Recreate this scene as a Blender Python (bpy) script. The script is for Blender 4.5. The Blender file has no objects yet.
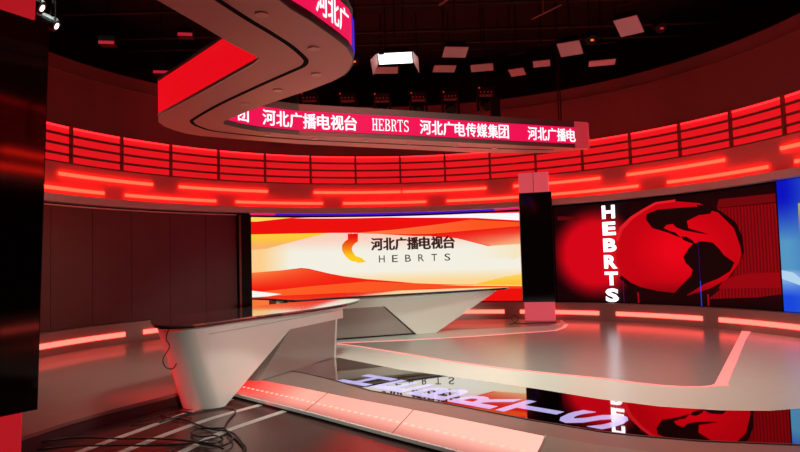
import bpy, bmesh, math, random
from mathutils import Vector, Matrix
random.seed(4)
SC = bpy.context.scene
COL = SC.collection
rad = math.radians

# ------------------------------------------------------------ camera, world, lights, exposure
PITCH, ROLL, FPX = 0.05668, -0.0281, 630.0
cam_data = bpy.data.cameras.new('camera')
cam_data.sensor_width = 36.0
cam_data.lens = FPX / 800 * 36.0
cam_data.clip_end = 200
cam = bpy.data.objects.new('camera', cam_data)
COL.objects.link(cam)
fw = Vector((0, math.cos(PITCH), math.sin(PITCH)))
r0 = Vector((1, 0, 0)); u0 = Vector((0, -math.sin(PITCH), math.cos(PITCH)))
c_, s_ = math.cos(ROLL), math.sin(ROLL)
rt = r0 * c_ + u0 * s_; up = r0 * -s_ + u0 * c_
cam.matrix_world = Matrix(((rt.x, up.x, -fw.x, 0), (rt.y, up.y, -fw.y, 0), (rt.z, up.z, -fw.z, 1.53), (0, 0, 0, 1)))
SC.camera = cam

world = bpy.data.worlds.new('world'); SC.world = world
world.use_nodes = True
world.node_tree.nodes['Background'].inputs[0].default_value = (0.05, 0.022, 0.02, 1)
world.node_tree.nodes['Background'].inputs[1].default_value = 0.35
vs = SC.view_settings
vs.view_transform = 'Standard'; vs.look = 'None'; vs.gamma = 1.0; vs.exposure = 0.0
vs.use_curve_mapping = False
SC.cycles.max_bounces = 8
SC.cycles.glossy_bounces = 4
SC.cycles.sample_clamp_indirect = 6.0

def area_lamp(name, loc, target, size, power, color=(1, 1, 1), spread=180):
    l = bpy.data.lights.new(name, 'AREA'); l.shape = 'DISK'; l.size = size; l.energy = power; l.color = color
    l.spread = rad(spread)
    o = bpy.data.objects.new(name, l); COL.objects.link(o); o.location = loc
    o.rotation_euler = (Vector(target) - Vector(loc)).to_track_quat('-Z', 'Y').to_euler()
    return o
def spot_lamp(name, loc, target, power, angle, color=(1, 1, 1), size=0.25, blend=0.6):
    l = bpy.data.lights.new(name, 'SPOT'); l.energy = power; l.color = color; l.spot_size = rad(angle)
    l.spot_blend = blend; l.shadow_soft_size = size
    o = bpy.data.objects.new(name, l); COL.objects.link(o); o.location = loc
    o.rotation_euler = (Vector(target) - Vector(loc)).to_track_quat('-Z', 'Y').to_euler()
    return o
WARM = (0.86, 1.0, 0.90)
area_lamp('unseen_overhead_lamp', (1.3, 8.0, 6.5), (1.1, 8.6, 0), 1.6, 135, WARM, 104)
area_lamp('unseen_overhead_lamp', (0.4, 6.6, 6.5), (0.2, 8.6, 0), 1.2, 36, WARM, 100)
area_lamp('unseen_overhead_lamp', (-5.0, 9.2, 6.5), (-4.4, 9.6, 0), 1.0, 26, WARM, 80)  # unseen lamp added to brighten the left stage floor
spot_lamp('added_front_lamp', (3.2, -2.0, 2.7), (-1.5, 9.0, 0.35), 2300, 19, WARM, 0.4)  # unseen lamps added low in front to brighten both desks
spot_lamp('added_front_lamp', (2.6, -2.0, 2.5), (0.6, 13.4, 0.35), 4300, 13, WARM, 0.4)
spot_lamp('added_red_lamp', (-6.6, 6.2, 2.2), (-2.7, 7.9, 0.35), 1100, 20, (1.0, 0.04, 0.05), 0.2)  # unseen lamp added to redden the left end of the near desk
spot_lamp('added_red_lamp', (-2.6, 3.0, 5.0), (3.0, 15.8, 4.7), 700, 30, (1.0, 0.05, 0.05), 0.3)  # unseen red lamps added to redden the curved wall
spot_lamp('added_red_lamp', (2.6, 3.0, 5.0), (-3.4, 15.4, 4.7), 700, 30, (1.0, 0.05, 0.05), 0.3)
spot_lamp('added_red_lamp', (0.2, 5.0, 5.0), (6.5, 12.5, 4.6), 300, 30, (1.0, 0.05, 0.05), 0.3)

# ------------------------------------------------------------ helpers
CX, CY = 0.176, 9.713                      # centre of the round studio

def lin(c):
    out = []
    for v in c[:3]:
        v = v / 255.0
        out.append(v / 12.92 if v <= 0.04045 else ((v + 0.055) / 1.055) ** 2.4)
    return tuple(out)
def ring(a, R):
    return CX + R * math.sin(rad(a)), CY + R * math.cos(rad(a))

def mat(name, col, rough=0.5, metal=0.0, emit=None, strength=0.0, noise=0.0, scale=20.0, spec=0.5, coat=0.0, bump=0.0):
    m = bpy.data.materials.new(name); m.use_nodes = True
    nt = m.node_tree; b = nt.nodes['Principled BSDF']
    b.inputs['Base Color'].default_value = (*col, 1)
    b.inputs['Roughness'].default_value = rough
    b.inputs['Metallic'].default_value = metal
    b.inputs['Specular IOR Level'].default_value = spec
    b.inputs['Coat Weight'].default_value = coat
    b.inputs['Coat Roughness'].default_value = 0.06
    if emit:
        b.inputs['Emission Color'].default_value = (*emit, 1)
        b.inputs['Emission Strength'].default_value = strength
    if noise or bump:
        tc = nt.nodes.new('ShaderNodeTexCoord'); n = nt.nodes.new('ShaderNodeTexNoise')
        n.inputs['Scale'].default_value = scale; n.inputs['Detail'].default_value = 4
        nt.links.new(tc.outputs['Object'], n.inputs['Vector'])
        if noise:
            mx = nt.nodes.new('ShaderNodeMix'); mx.data_type = 'RGBA'
            mx.inputs[6].default_value = (*[c * (1 - noise) for c in col], 1)
            mx.inputs[7].default_value = (*[min(1, c * (1 + noise)) for c in col], 1)
            nt.links.new(n.outputs['Fac'], mx.inputs[0]); nt.links.new(mx.outputs[2], b.inputs['Base Color'])
        if bump:
            bp = nt.nodes.new('ShaderNodeBump'); bp.inputs['Strength'].default_value = bump; bp.inputs['Distance'].default_value = 0.002
            nt.links.new(n.outputs['Fac'], bp.inputs['Height']); nt.links.new(bp.outputs[0], b.inputs['Normal'])
    return m
def screen_mat(name, strength, rough=0.25, spec=0.3):
    m = mat(name, (0.004, 0.004, 0.004), rough, spec=spec)
    nt = m.node_tree; b = nt.nodes['Principled BSDF']
    a = nt.nodes.new('ShaderNodeAttribute'); a.attribute_name = 'Col'
    nt.links.new(a.outputs['Color'], b.inputs['Emission Color'])
    b.inputs['Emission Strength'].default_value = strength
    return m

M = {}
M['stage_brown'] = mat('satin brown stage vinyl', (0.30, 0.185, 0.155), 0.4, noise=0.08, scale=6, coat=0.1)
M['inner'] = mat('glossy taupe stage floor', (0.35, 0.30, 0.265), 0.22, noise=0.06, scale=5)
M['cream'] = mat('cream stage floor', (0.68, 0.70, 0.60), 0.32, noise=0.03, scale=4)
M['moss'] = mat('grey green stage vinyl', (0.27, 0.26, 0.21), 0.35, noise=0.06, scale=6)
M['dark_floor'] = mat('dark polished floor', (0.075, 0.026, 0.022), 0.24, noise=0.35, scale=3, spec=0.5)
M['line'] = mat('pale floor tape', (0.62, 0.50, 0.46), 0.5)
M['riser'] = mat('mauve laminate riser', (0.38, 0.24, 0.21), 0.35)
M['edge_brown'] = mat('dark stage edge', (0.09, 0.045, 0.04), 0.35)
M['alu'] = mat('brushed aluminium', (0.66, 0.63, 0.58), 0.35, 0.35)
M['grey_metal'] = mat('grey painted metal', (0.13, 0.112, 0.10), 0.38, 0.4)
M['canopy'] = mat('satin pinkish canopy laminate', (0.80, 0.31, 0.26), 0.42)
M['groove'] = mat('black track groove', (0.003, 0.002, 0.002), 0.8, spec=0.1)
M['fascia'] = mat('red glow tinted fascia laminate', (0.72, 0.22, 0.23), 0.45)  # base colour reddened in place of the light bars' red glow
M['lip'] = mat('rose grey lower lip', (0.80, 0.72, 0.66), 0.42)
M['upper'] = mat('maroon plaster wall', (0.23, 0.055, 0.057), 0.6, noise=0.08, scale=2)
M['rail'] = mat('dark maroon rail', (0.20, 0.07, 0.05), 0.5)
M['black'] = mat('matt black', (0.004, 0.0035, 0.0035), 0.7, spec=0.2)
M['black_metal'] = mat('black fixture metal', (0.004, 0.0035, 0.0035), 0.6, spec=0.25)
M['dark_grey'] = mat('dark grey metal', (0.008, 0.006, 0.006), 0.5, spec=0.3)
M['dark_panel'] = mat('unlit maroon wall panel', (0.13, 0.046, 0.043), 0.42, noise=0.1, scale=3)
M['seam'] = mat('panel seam', (0.20, 0.09, 0.085), 0.4)
M['glass_black'] = mat('black display glass', (0.004, 0.004, 0.004), 0.07, spec=0.5)
M['desk'] = mat('white lacquer desk', (0.74, 0.67, 0.60), 0.24, coat=0.25)
M['desk_far'] = mat('ivory lacquer desk', (0.66, 0.62, 0.53), 0.3, coat=0.15)
M['recess'] = mat('taupe gloss desk panel', (0.30, 0.245, 0.215), 0.18, coat=0.2)
M['seamline'] = mat('desk seam', (0.30, 0.24, 0.22), 0.5)
M['glass_top'] = mat('smoked glass desk top', (0.10, 0.075, 0.07), 0.04, coat=1.0, spec=0.8)
M['glass_edge'] = mat('dark glass edge', (0.03, 0.014, 0.014), 0.12)
M['tube'] = mat('red tube light', (0.1, 0.02, 0.02), 0.4, emit=(14.0, 0.19, 0.085), strength=1.0)
M['riser_tube'] = mat('salmon strip light', (0.1, 0.02, 0.02), 0.4, emit=(4.6, 0.36, 0.26), strength=1.0)
M['pink_line'] = mat('pink floor strip light', (0.6, 0.3, 0.28), 0.4, emit=(0.75, 0.20, 0.18), strength=1.0)
M['self_lit'] = mat('red backlit gallery panel', (0.1, 0.01, 0.01), 0.4, emit=(0.72, 0.007, 0.012), strength=1.0, noise=0.1, scale=3)  # wall glows by itself in place of red light from the cove
M['cove'] = mat('red cove light', (0.1, 0.02, 0.02), 0.4, emit=(4.0, 0.05, 0.06), strength=1.0)
M['box_pink'] = mat('pink glowing acrylic', (0.5, 0.2, 0.2), 0.25, emit=(0.50, 0.055, 0.075), strength=1.0)
M['box_red'] = mat('red glowing acrylic', (0.2, 0.02, 0.02), 0.25, emit=(0.40, 0.008, 0.014), strength=1.0)
M['end_cap'] = mat('rose glowing end cap', (0.4, 0.1, 0.1), 0.3, emit=(0.30, 0.02, 0.03), strength=1.0)
M['red_panel'] = mat('red glossy backlit panel', (0.3, 0.02, 0.02), 0.12, emit=(0.78, 0.003, 0.009), strength=1.0)
M['blue_edge'] = mat('blue edge light', (0.01, 0.01, 0.1), 0.4, emit=(0.05, 0.004, 0.55), strength=1.0)
M['magenta_edge'] = mat('magenta edge light', (0.1, 0.01, 0.05), 0.4, emit=(0.75, 0.01, 0.16), strength=1.0)
M['mirror'] = mat('black mirror glass', (0.60, 0.57, 0.56), 0.02, 1.0)
M['led_white'] = mat('white led letters', (0.1, 0.1, 0.1), 0.4, emit=(0.95, 0.92, 1.0), strength=1.7)
M['led_text'] = mat('white ticker letters', (0.1, 0.1, 0.1), 0.4, emit=(1.0, 0.86, 0.92), strength=1.25)
M['led_pink'] = mat('crimson ticker display', (0.02, 0.0, 0.0), 0.5, spec=0.1, emit=(0.86, 0.006, 0.085), strength=1.0)
M['ink'] = mat('dark screen lettering', (0.003, 0.001, 0.001), 0.5, emit=(0.03, 0.006, 0.006), strength=1.0)
M['lav'] = mat('lavender floor letters', (0.3, 0.28, 0.4), 0.1, emit=(0.37, 0.33, 0.70), strength=1.0, coat=0.6)
M['diffuser'] = mat('white lamp diffuser', (0.55, 0.42, 0.42), 0.6)
M['lit_diffuser'] = mat('lit lamp diffuser', (0.8, 0.8, 0.8), 0.6, emit=(0.9, 1.0, 0.97), strength=2.5)
M['red_led'] = mat('red indicator led', (0.1, 0.0, 0.0), 0.4, emit=(0.45, 0.01, 0.03), strength=1.0)
M['amber_led'] = mat('amber indicator led', (0.1, 0.05, 0.0), 0.4, emit=(0.9, 0.16, 0.03), strength=1.0)
M['cable'] = mat('black cable rubber', (0.010, 0.008, 0.008), 0.4)
M['screen'] = screen_mat('led wall picture', 1.0, 0.7, 0.08)
M['panel_glow'] = screen_mat('frosted glass light panel', 1.0, 0.18, 0.5)
M['white_edge'] = mat('white stage nosing', (0.75, 0.66, 0.62), 0.35)
M['ring'] = mat('pink downlight trim', (0.8, 0.45, 0.42), 0.3, 0.3)
M['downlight'] = mat('downlight lens', (0.5, 0.2, 0.18), 0.3, emit=(0.65, 0.22, 0.18), strength=1.0)

class MB:
    def __init__(s): s.v = []; s.f = []
    def box(s, c, size, rot=None):
        i = len(s.v); hx, hy, hz = (d / 2 for d in size)
        for x in (-hx, hx):
            for y in (-hy, hy):
                for z in (-hz, hz):
                    p = Vector((x, y, z))
                    if rot is not None: p = rot @ p
                    s.v.append(tuple(p + Vector(c)))
        for q in ((0, 1, 3, 2), (4, 6, 7, 5), (0, 4, 5, 1), (2, 3, 7, 6), (0, 2, 6, 4), (1, 5, 7, 3)):
            s.f.append(tuple(i + k for k in q))
        return s
    def tube(s, pts, r, n=8, closed=False):
        pts = [Vector(p) for p in pts]; base = len(s.v); N = len(pts)
        for i, p in enumerate(pts):
            t = (pts[min(i + 1, N - 1)] - pts[max(i - 1, 0)])
            if t.length < 1e-9: t = Vector((0, 0, 1))
            t.normalize()
            a = t.cross(Vector((0, 0, 1)))
            if a.length < 1e-3: a = t.cross(Vector((1, 0, 0)))
            a.normalize(); b = t.cross(a)
            rr = r[i] if isinstance(r, (list, tuple)) else r
            for k in range(n):
                th = 2 * math.pi * k / n
                s.v.append(tuple(p + (a * math.cos(th) + b * math.sin(th)) * rr))
        for i in range(N - 1):
            for k in range(n):
                k2 = (k + 1) % n
                s.f.append((base + i * n + k, base + i * n + k2, base + (i + 1) * n + k2, base + (i + 1) * n + k))
        s.f.append(tuple(base + k for k in reversed(range(n))))
        s.f.append(tuple(base + (N - 1) * n + k for k in range(n)))
        return s
    def arcbox(s, a0, a1, R0, R1, z0, z1, step=1.5):
        n = max(1, int(math.ceil(abs(a1 - a0) / step))); i0 = len(s.v)
        for i in range(n + 1):
            a = a0 + (a1 - a0) * i / n
            for R, z in ((R0, z0), (R1, z0), (R1, z1), (R0, z1)):
                x, y = ring(a, R); s.v.append((x, y, z))
        for i in range(n):
            b = i0 + i * 4
            for k in range(4):
                k2 = (k + 1) % 4
                s.f.append((b + k, b + 4 + k, b + 4 + k2, b + k2))
        s.f.append((i0, i0 + 1, i0 + 2, i0 + 3)); e = i0 + n * 4
        s.f.append((e + 3, e + 2, e + 1, e))
        return s
    def prism(s, poly, z0, z1):
        i = len(s.v); n = len(poly)
        for p in poly: s.v.append((p[0], p[1], z0))
        for p in poly: s.v.append((p[0], p[1], z1))
        s.f.append(tuple(i + k for k in reversed(range(n)))); s.f.append(tuple(i + n + k for k in range(n)))
        for k in range(n):
            k2 = (k + 1) % n
            s.f.append((i + k, i + k2, i + n + k2, i + n + k))
        return s
    def ribbon(s, pts, z0, z1, thick):
        """upright band of the given thickness along a plan polyline (thickness to the right of travel)"""
        L = offset(pts, thick)
        n = len(pts); i = len(s.v)
        for p, q in zip(pts, L):
            s.v += [(p[0], p[1], z0), (p[0], p[1], z1), (q[0], q[1], z1), (q[0], q[1], z0)]
        for k in range(n - 1):
            b = i + 4 * k
            for j in range(4):
                j2 = (j + 1) % 4
                s.f.append((b + j, b + 4 + j, b + 4 + j2, b + j2))
        s.f.append((i, i + 1, i + 2, i + 3)); e = i + 4 * (n - 1); s.f.append((e + 3, e + 2, e + 1, e))
        return s
    def cyl(s, c, r, h, n=20, axis=(0, 0, 1)):
        ax = Vector(axis).normalized(); c = Vector(c)
        return s.tube([c - ax * h / 2, c + ax * h / 2], r, n)
    def build(s, name, m, parent=None, smooth=False, bevel=0.0, local=True):
        me = bpy.data.meshes.new(name)
        org = Vector((0, 0, 0))
        if parent is not None: org = parent.location
        verts = s.v
        if parent is not None and local:
            inv = parent.matrix_basis.inverted()
            verts = [tuple(inv @ Vector(v)) for v in s.v]
        me.from_pydata(verts, [], s.f); me.update()
        bm = bmesh.new(); bm.from_mesh(me)
        bmesh.ops.recalc_face_normals(bm, faces=bm.faces)
        big = [f for f in bm.faces if len(f.verts) > 4]
        if big: bmesh.ops.triangulate(bm, faces=big)
        bm.to_mesh(me); bm.free()
        if smooth:
            for p in me.polygons: p.use_smooth = True
        me.materials.append(m)
        o = bpy.data.objects.new(name, me); COL.objects.link(o)
        if parent is not None: o.parent = parent
        if bevel:
            b = o.modifiers.new('bevel', 'BEVEL'); b.width = bevel; b.segments = 2; b.limit_method = 'ANGLE'; b.angle_limit = rad(40)
        return o
def offset(pts, d):
    out = []
    for i, p in enumerate(pts):
        a = pts[max(i - 1, 0)]; b = pts[min(i + 1, len(pts) - 1)]
        tx, ty = b[0] - a[0], b[1] - a[1]; L = math.hypot(tx, ty)
        out.append((p[0] + ty / L * d, p[1] - tx / L * d))
    return out
def smooth_line(P, n=6, closed=False):
    P = [Vector(p) for p in P]; N = len(P); out = []
    rng = range(N if closed else N - 1)
    for i in rng:
        p0 = P[(i - 1) % N] if (closed or i > 0) else P[i]
        p1 = P[i]; p2 = P[(i + 1) % N]
        p3 = P[(i + 2) % N] if (closed or i + 2 < N) else p2
        for k in range(n):
            t = k / n
            out.append(0.5 * ((2 * p1) + (p2 - p0) * t + (2 * p0 - 5 * p1 + 4 * p2 - p3) * t * t + (3 * p1 - p0 - 3 * p2 + p3) * t ** 3))
    if not closed: out.append(P[-1])
    return [tuple(v) for v in out]
def tag(o, label, cat, group=None):
    o['label'] = label; o['category'] = cat
    if group: o['group'] = group
    return o
def struct(o):
    o['kind'] = 'structure'; return o
def thing(name, label, cat, loc=(0, 0, 0), rz=0.0, group=None):
    o = bpy.data.objects.new(name, None); COL.objects.link(o)
    o.empty_display_size = 0.1
    o.matrix_basis = Matrix.Translation(loc) @ Matrix.Rotation(rz, 4, 'Z')
    return tag(o, label, cat, group)
def copy_tree(o, parent=None):
    c = o.copy(); COL.objects.link(c)
    if parent is not None: c.parent = parent
    for ch in list(o.children): copy_tree(ch, c)
    return c

ORD = ['first', 'second', 'third', 'fourth', 'fifth', 'sixth', 'seventh', 'eighth', 'ninth', 'tenth', 'eleventh', 'twelfth']

# picture polygons on the round LED walls: (angle, z) shapes laid on a cylinder, colour per vertex
def patch_bm(poly, da, dz):
    bm = bmesh.new()
    vs_ = [bm.verts.new((p[0], p[1], 0)) for p in poly]
    bm.faces.new(vs_)
    bmesh.ops.triangulate(bm, faces=bm.faces[:])
    a0 = min(p[0] for p in poly); a1 = max(p[0] for p in poly)
    z0 = min(p[1] for p in poly); z1 = max(p[1] for p in poly)
    a = math.ceil(a0 / da) * da
    while a < a1:
        bmesh.ops.bisect_plane(bm, geom=bm.verts[:] + bm.edges[:] + bm.faces[:], plane_co=(a, 0, 0), plane_no=(1, 0, 0)); a += da
    z = math.ceil(z0 / dz) * dz
    while z < z1:
        bmesh.ops.bisect_plane(bm, geom=bm.verts[:] + bm.edges[:] + bm.faces[:], plane_co=(0, z, 0), plane_no=(0, 1, 0)); z += dz
    return bm
class Picture:
    def __init__(s, R): s.R = R; s.v = []; s.f = []; s.c = []; s.layer = 0
    def add(s, poly, col, da=2.0, dz=0.2, stay=False):
        if not stay: s.layer += 1
        bm = patch_bm(poly, da, dz); bm.verts.index_update(); i = len(s.v)
        R = s.R - 0.0022 * s.layer
        for v in bm.verts:
            x, y = ring(v.co.x, R); s.v.append((x, y, v.co.y))
            c = col(v.co.x, v.co.y) if callable(col) else col
            s.c.append(lin(c))
        for f in bm.faces: s.f.append(tuple(i + v.index for v in f.verts))
        bm.free()
    def build(s, name, m, parent=None):
        me = bpy.data.meshes.new(name); me.from_pydata(s.v, [], s.f); me.update()
        at = me.attributes.new('Col', 'FLOAT_COLOR', 'POINT')
        for k, c in enumerate(s.c): at.data[k].color = (*c, 1)
        # face towards the middle of the room
        bm = bmesh.new(); bm.from_mesh(me)
        for f in bm.faces:
            c = f.calc_center_median()
            if f.normal.x * (CX - c.x) + f.normal.y * (CY - c.y) < 0: f.normal_flip()
        bm.to_mesh(me); bm.free()
        me.materials.append(m)
        o = bpy.data.objects.new(name, me); COL.objects.link(o)
        if parent is not None: o.parent = parent
        return o
def mixc(a, b, t):
    t = max(0.0, min(1.0, t)); return tuple(x + (y - x) * t for x, y in zip(a, b))

_tx = {}
def text_mesh(body, bold=0.0, font_scale=1.0):
    """outline mesh of a word, normalised to a 0..1 box"""
    key = (body, bold)
    if key in _tx: return _tx[key]
    cu = bpy.data.curves.new('lettering', 'FONT'); cu.body = body; cu.offset = bold; cu.resolution_u = 3
    o = bpy.data.objects.new('lettering', cu); COL.objects.link(o)
    bpy.context.view_layer.update()
    me = bpy.data.meshes.new_from_object(o.evaluated_get(bpy.context.evaluated_depsgraph_get()))
    bpy.data.objects.remove(o)
    xs = [v.co.x for v in me.vertices]; ys = [v.co.y for v in me.vertices]
    x0, x1, y0, y1 = min(xs), max(xs), min(ys), max(ys)
    V = [((v.co.x - x0) / (x1 - x0), (v.co.y - y0) / (y1 - y0)) for v in me.vertices]
    F = [tuple(p.vertices) for p in me.polygons]
    bpy.data.meshes.remove(me)
    _tx[key] = (V, F); return V, F
def cjk(mb, body, fn_for, a0, a1, w=.035):
    for sx, sy in ((0, 0), (w, 0), (-w, 0), (0, w * .5), (0, -w * .5)):
        place_text(mb, text_mesh(body), lambda x, y: fn_for(x + sx, y + sy))
def poly_text(strokes):
    """letters drawn from quads in a unit cell"""
    V = []; F = []
    for q in strokes:
        i = len(V); V += q; F.append(tuple(range(i, i + len(q))))
    return V, F
def place_text(mb, VF, fn):
    V, F = VF; i = len(mb.v)
    for x, y in V: mb.v.append(tuple(fn(x, y)))
    for f in F: mb.f.append(tuple(i + k for k in f))

# slab-serif capitals in a 1 x 1 cell, straight and curved strokes
def _bar(x0, y0, x1, y1): return [(x0, y0), (x1, y0), (x1, y1), (x0, y1)]
def _arc(cx, cy, rx, ry, a0, a1, w, n=10):
    out = []
    for k in range(n):
        A, B = rad(a0 + (a1 - a0) * k / n), rad(a0 + (a1 - a0) * (k + 1) / n)
        o1 = (cx + rx * math.cos(A), cy + ry * math.sin(A)); o2 = (cx + rx * math.cos(B), cy + ry * math.sin(B))
        i1 = (cx + (rx - w) * math.cos(A), cy + (ry - w * .6) * math.sin(A)); i2 = (cx + (rx - w) * math.cos(B), cy + (ry - w * .6) * math.sin(B))
        out.append([o1, o2, i2, i1])
    return out
SERIF = {
 'H': [_bar(.12, 0, .30, 1), _bar(.70, 0, .88, 1), _bar(.3, .45, .7, .55), _bar(0, 0, .42, .07), _bar(0, .93, .42, 1), _bar(.58, 0, 1, .07), _bar(.58, .93, 1, 1)],
 'E': [_bar(.12, 0, .30, 1), _bar(0, .92, .92, 1), _bar(0, 0, .95, .08), _bar(.3, .46, .68, .55), _bar(.82, .76, .92, 1), _bar(.85, 0, .95, .26), _bar(.6, .38, .68, .63)],
 'B': [_bar(.12, 0, .30, 1), _bar(0, .93, .55, 1), _bar(0, 0, .58, .07), _bar(.3, .49, .55, .56)] + _arc(.52, .765, .36, .235, -90, 90, .17) + _arc(.55, .265, .42, .265, -90, 90, .18),
 'R': [_bar(.12, 0, .30, 1), _bar(0, .93, .55, 1), _bar(0, 0, .42, .07), _bar(.3, .46, .55, .53)] + _arc(.52, .735, .37, .265, -90, 90, .17) + [[(.5, .48), (.66, .5), (.95, 0), (.76, 0)], _bar(.76, 0, 1, .07)],
 'T': [_bar(.41, 0, .59, 1), _bar(.02, .92, .98, 1), _bar(.02, .74, .10, 1), _bar(.90, .74, .98, 1), _bar(.27, 0, .73, .07)],
 'S': _arc(.48, .74, .40, .26, 35, 270, .16) + _arc(.52, .255, .42, .26, -145, 90, .17) + [_bar(.78, .74, .86, 1), _bar(.1, 0, .18, .28)],
}

# ------------------------------------------------------------ the setting
struct(MB().box((0, 7.5, -0.25), (21, 24, 0.2)).build('floor', M['dark_floor']))
struct(MB().box((0, 8, 7.0), (21, 25, 0.2)).build('ceiling', M['black']))
mb = MB()
mb.arcbox(-118, 142, 8.7, 8.9, -0.15, 6.9, 4)
struct(mb.build('wall_outer', M['black']))

A0, A1 = -104, 147
struct(MB().arcbox(A0, A1, 7.05, 7.3, 4.36, 5.70).build('wall_upper', M['upper'], smooth=False))
struct(MB().arcbox(A0, A1, 7.02, 7.05, 5.40, 5.425).build('trim_1', M['rail']))
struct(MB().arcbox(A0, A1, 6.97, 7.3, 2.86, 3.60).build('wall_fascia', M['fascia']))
struct(MB().arcbox(A0, A1, 6.86, 7.3, 2.835, 2.985).build('trim_2', M['lip']))
struct(MB().arcbox(A0, A1, 7.22, 7.3, 3.60, 4.36).build('wall_gallery', M['self_lit']))
struct(MB().arcbox(A0, A1, 7.12, 7.3, 0.0, 2.84).build('wall_behind_screens', M['black']))
struct(MB().arcbox(A0, A1, 6.88, 7.12, 0.0, 0.42).build('baseboard_stage', M['riser']))

# raised stage
LEFT_EDGE = [(-4.15, 3.9), (-3.85, 5.0), (-3.59, 5.97), (-3.47, 6.42), (-3.28, 6.91), (-3.03, 7.38), (-2.76, 7.94), (-2.5, 8.4), (-2.11, 8.72)]
RAMP_TOP = [(-2.11, 8.72), (-1.31, 7.97), (-0.51, 7.17), (-0.05, 6.75), (0.62, 6.09), (1.2, 5.51)]
RAMP_BOT = [(-2.30, 8.32), (-1.56, 7.57), (-0.98, 6.98), (-0.49, 6.46), (-0.05, 6.0), (0.44, 5.49), (0.98, 4.93)]
slab = LEFT_EDGE + RAMP_TOP[1:] + [(0.98, 4.93), (1.9, 3.9), (2.8, 2.6), (9.5, 2.4), (9.5, 17.5), (-9.5, 17.5), (-9.5, 3.9)]
struct(MB().prism(slab, -0.15, 0.0).build('floor_stage', M['stage_brown']))
e1 = LEFT_EDGE[:-1]
struct(MB().ribbon(e1, -0.15, -0.045, 0.012).build('trim_3', M['edge_brown']))
struct(MB().ribbon(e1, -0.03, 0.004, 0.018).build('trim_4', M['riser']))

BLACK_FRONT = [(-1.66, 9.25), (-1.3, 8.87), (-0.99, 8.48), (-0.39, 7.62), (.48, 6.80), (1.2, 6.05), (1.7, 5.6), (1.98, 5.43), (2.4, 5.24), (3.1, 5.06), (4.2, 4.95)]
BLACK_BACK = [(-1.06, 10.33), (-0.06, 9.02), (.95, 8.05), (1.57, 7.41), (2.08, 6.83), (2.55, 6.43), (3.05, 6.2), (3.49, 6.13), (3.82, 6.19), (5.0, 6.5)]
INNER = [(-1.24, 12.1), (-.8, 11.66), (-.06, 10.69), (.7, 9.66), (1.34, 8.94), (2.05, 8.32), (2.47, 7.98), (2.80, 7.62), (3.0, 7.45), (3.2, 7.34), (3.38, 7.31), (3.52, 7.34), (3.61, 7.41), (5.93, 11.24), (7.1, 13.2), (6.5, 14.2), (5.0, 15.6), (3.95, 15.9), (3.74, 14.45), (3.49, 13.74), (3.17, 13.23), (1.53, 12.67), (-.06, 12.3), (-1.2, 12.2)]
cream = BLACK_BACK + [(9.3, 7.5), (9.3, 17), (6.2, 16), (-1.6, 15.0), (-2.3, 13.4), (-2.2, 11.6), (-1.6, 10.6)]
struct(MB().prism(cream, 0.0, 0.004).build('floor_cream', M['cream']))
struct(MB().prism(INNER, 0.004, 0.008).build('floor_inner', M['inner']))
back_floor = [(-2.2, 15.8), (-1.6, 13.75), (.81, 13.84), (1.71, 14.02), (2.62, 14.15), (3.3, 14.3), (3.7, 14.9), (4.0, 16.2), (1, 17)]
struct(MB().prism(back_floor, 0.004, 0.007).build('floor_back', M['stage_brown']))
moss = [(1.22, 5.50), (1.57, 5.2), (1.89, 4.99), (2.3, 4.75), (3.2, 4.5), (4.6, 4.4), (4.6, 2.6), (2.9, 2.7), (2.0, 3.9), (1.03, 4.97)]
struct(MB().prism(moss, 0.0, 0.003).build('floor_front', M['moss']))

# pale tape lines on the dark floor
for k, ln in enumerate(([(-3.55, 4.2), (-3.05, 5.9), (-2.72, 6.85), (-2.40, 7.74), (-2.2, 8.1)], [(-3.0, 4.2), (-2.62, 5.9), (-2.22, 6.98), (-1.74, 7.74)], [(-2.5, 4.2), (-2.04, 5.9), (-1.84, 6.55), (-1.36, 7.42)])):
    p = smooth_line([(x, y, 0) for x, y in ln], 6)
    pl = [(q[0], q[1]) for q in p]
    poly = offset(pl, 0.045) + offset(pl, -0.045)[::-1]
    struct(MB().prism(poly, -0.15, -0.147).build('trim_%d' % (5 + k), M['line']))

# glowing outline of the inner floor
ol = INNER[:13]
w = 0.055
near = offset(ol, 0.0)
far_ = offset(ol, w)
tag(MB().prism(near + far_[::-1], 0.008, 0.012).build('floor_light_strip', M['pink_line']), 'thin glowing pink line along the near edge of the taupe stage floor', 'light strip')
rb = [(3.50, 7.32), (3.61, 7.43), (5.93, 11.26), (7.05, 13.12)]
ro = [(3.72, 7.30), (3.72, 7.36), (6.04, 11.2), (7.16, 12.95)]
tag(MB().prism(rb + ro[::-1], 0.008, 0.012).build('floor_light_strip', M['pink_line']), 'broad pink floor band running back to the globe screen at right', 'light strip')
lb = [(-1.24, 12.14), (-.06, 12.26), (1.53, 12.63), (3.19, 13.19), (3.52, 13.72), (3.76, 14.4)]
tag(MB().prism(lb + offset(lb, -0.09)[::-1], 0.008, 0.012).build('floor_light_strip', M['pink_line']), 'thin pink floor line in front of the far desk and column', 'light strip')

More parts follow.
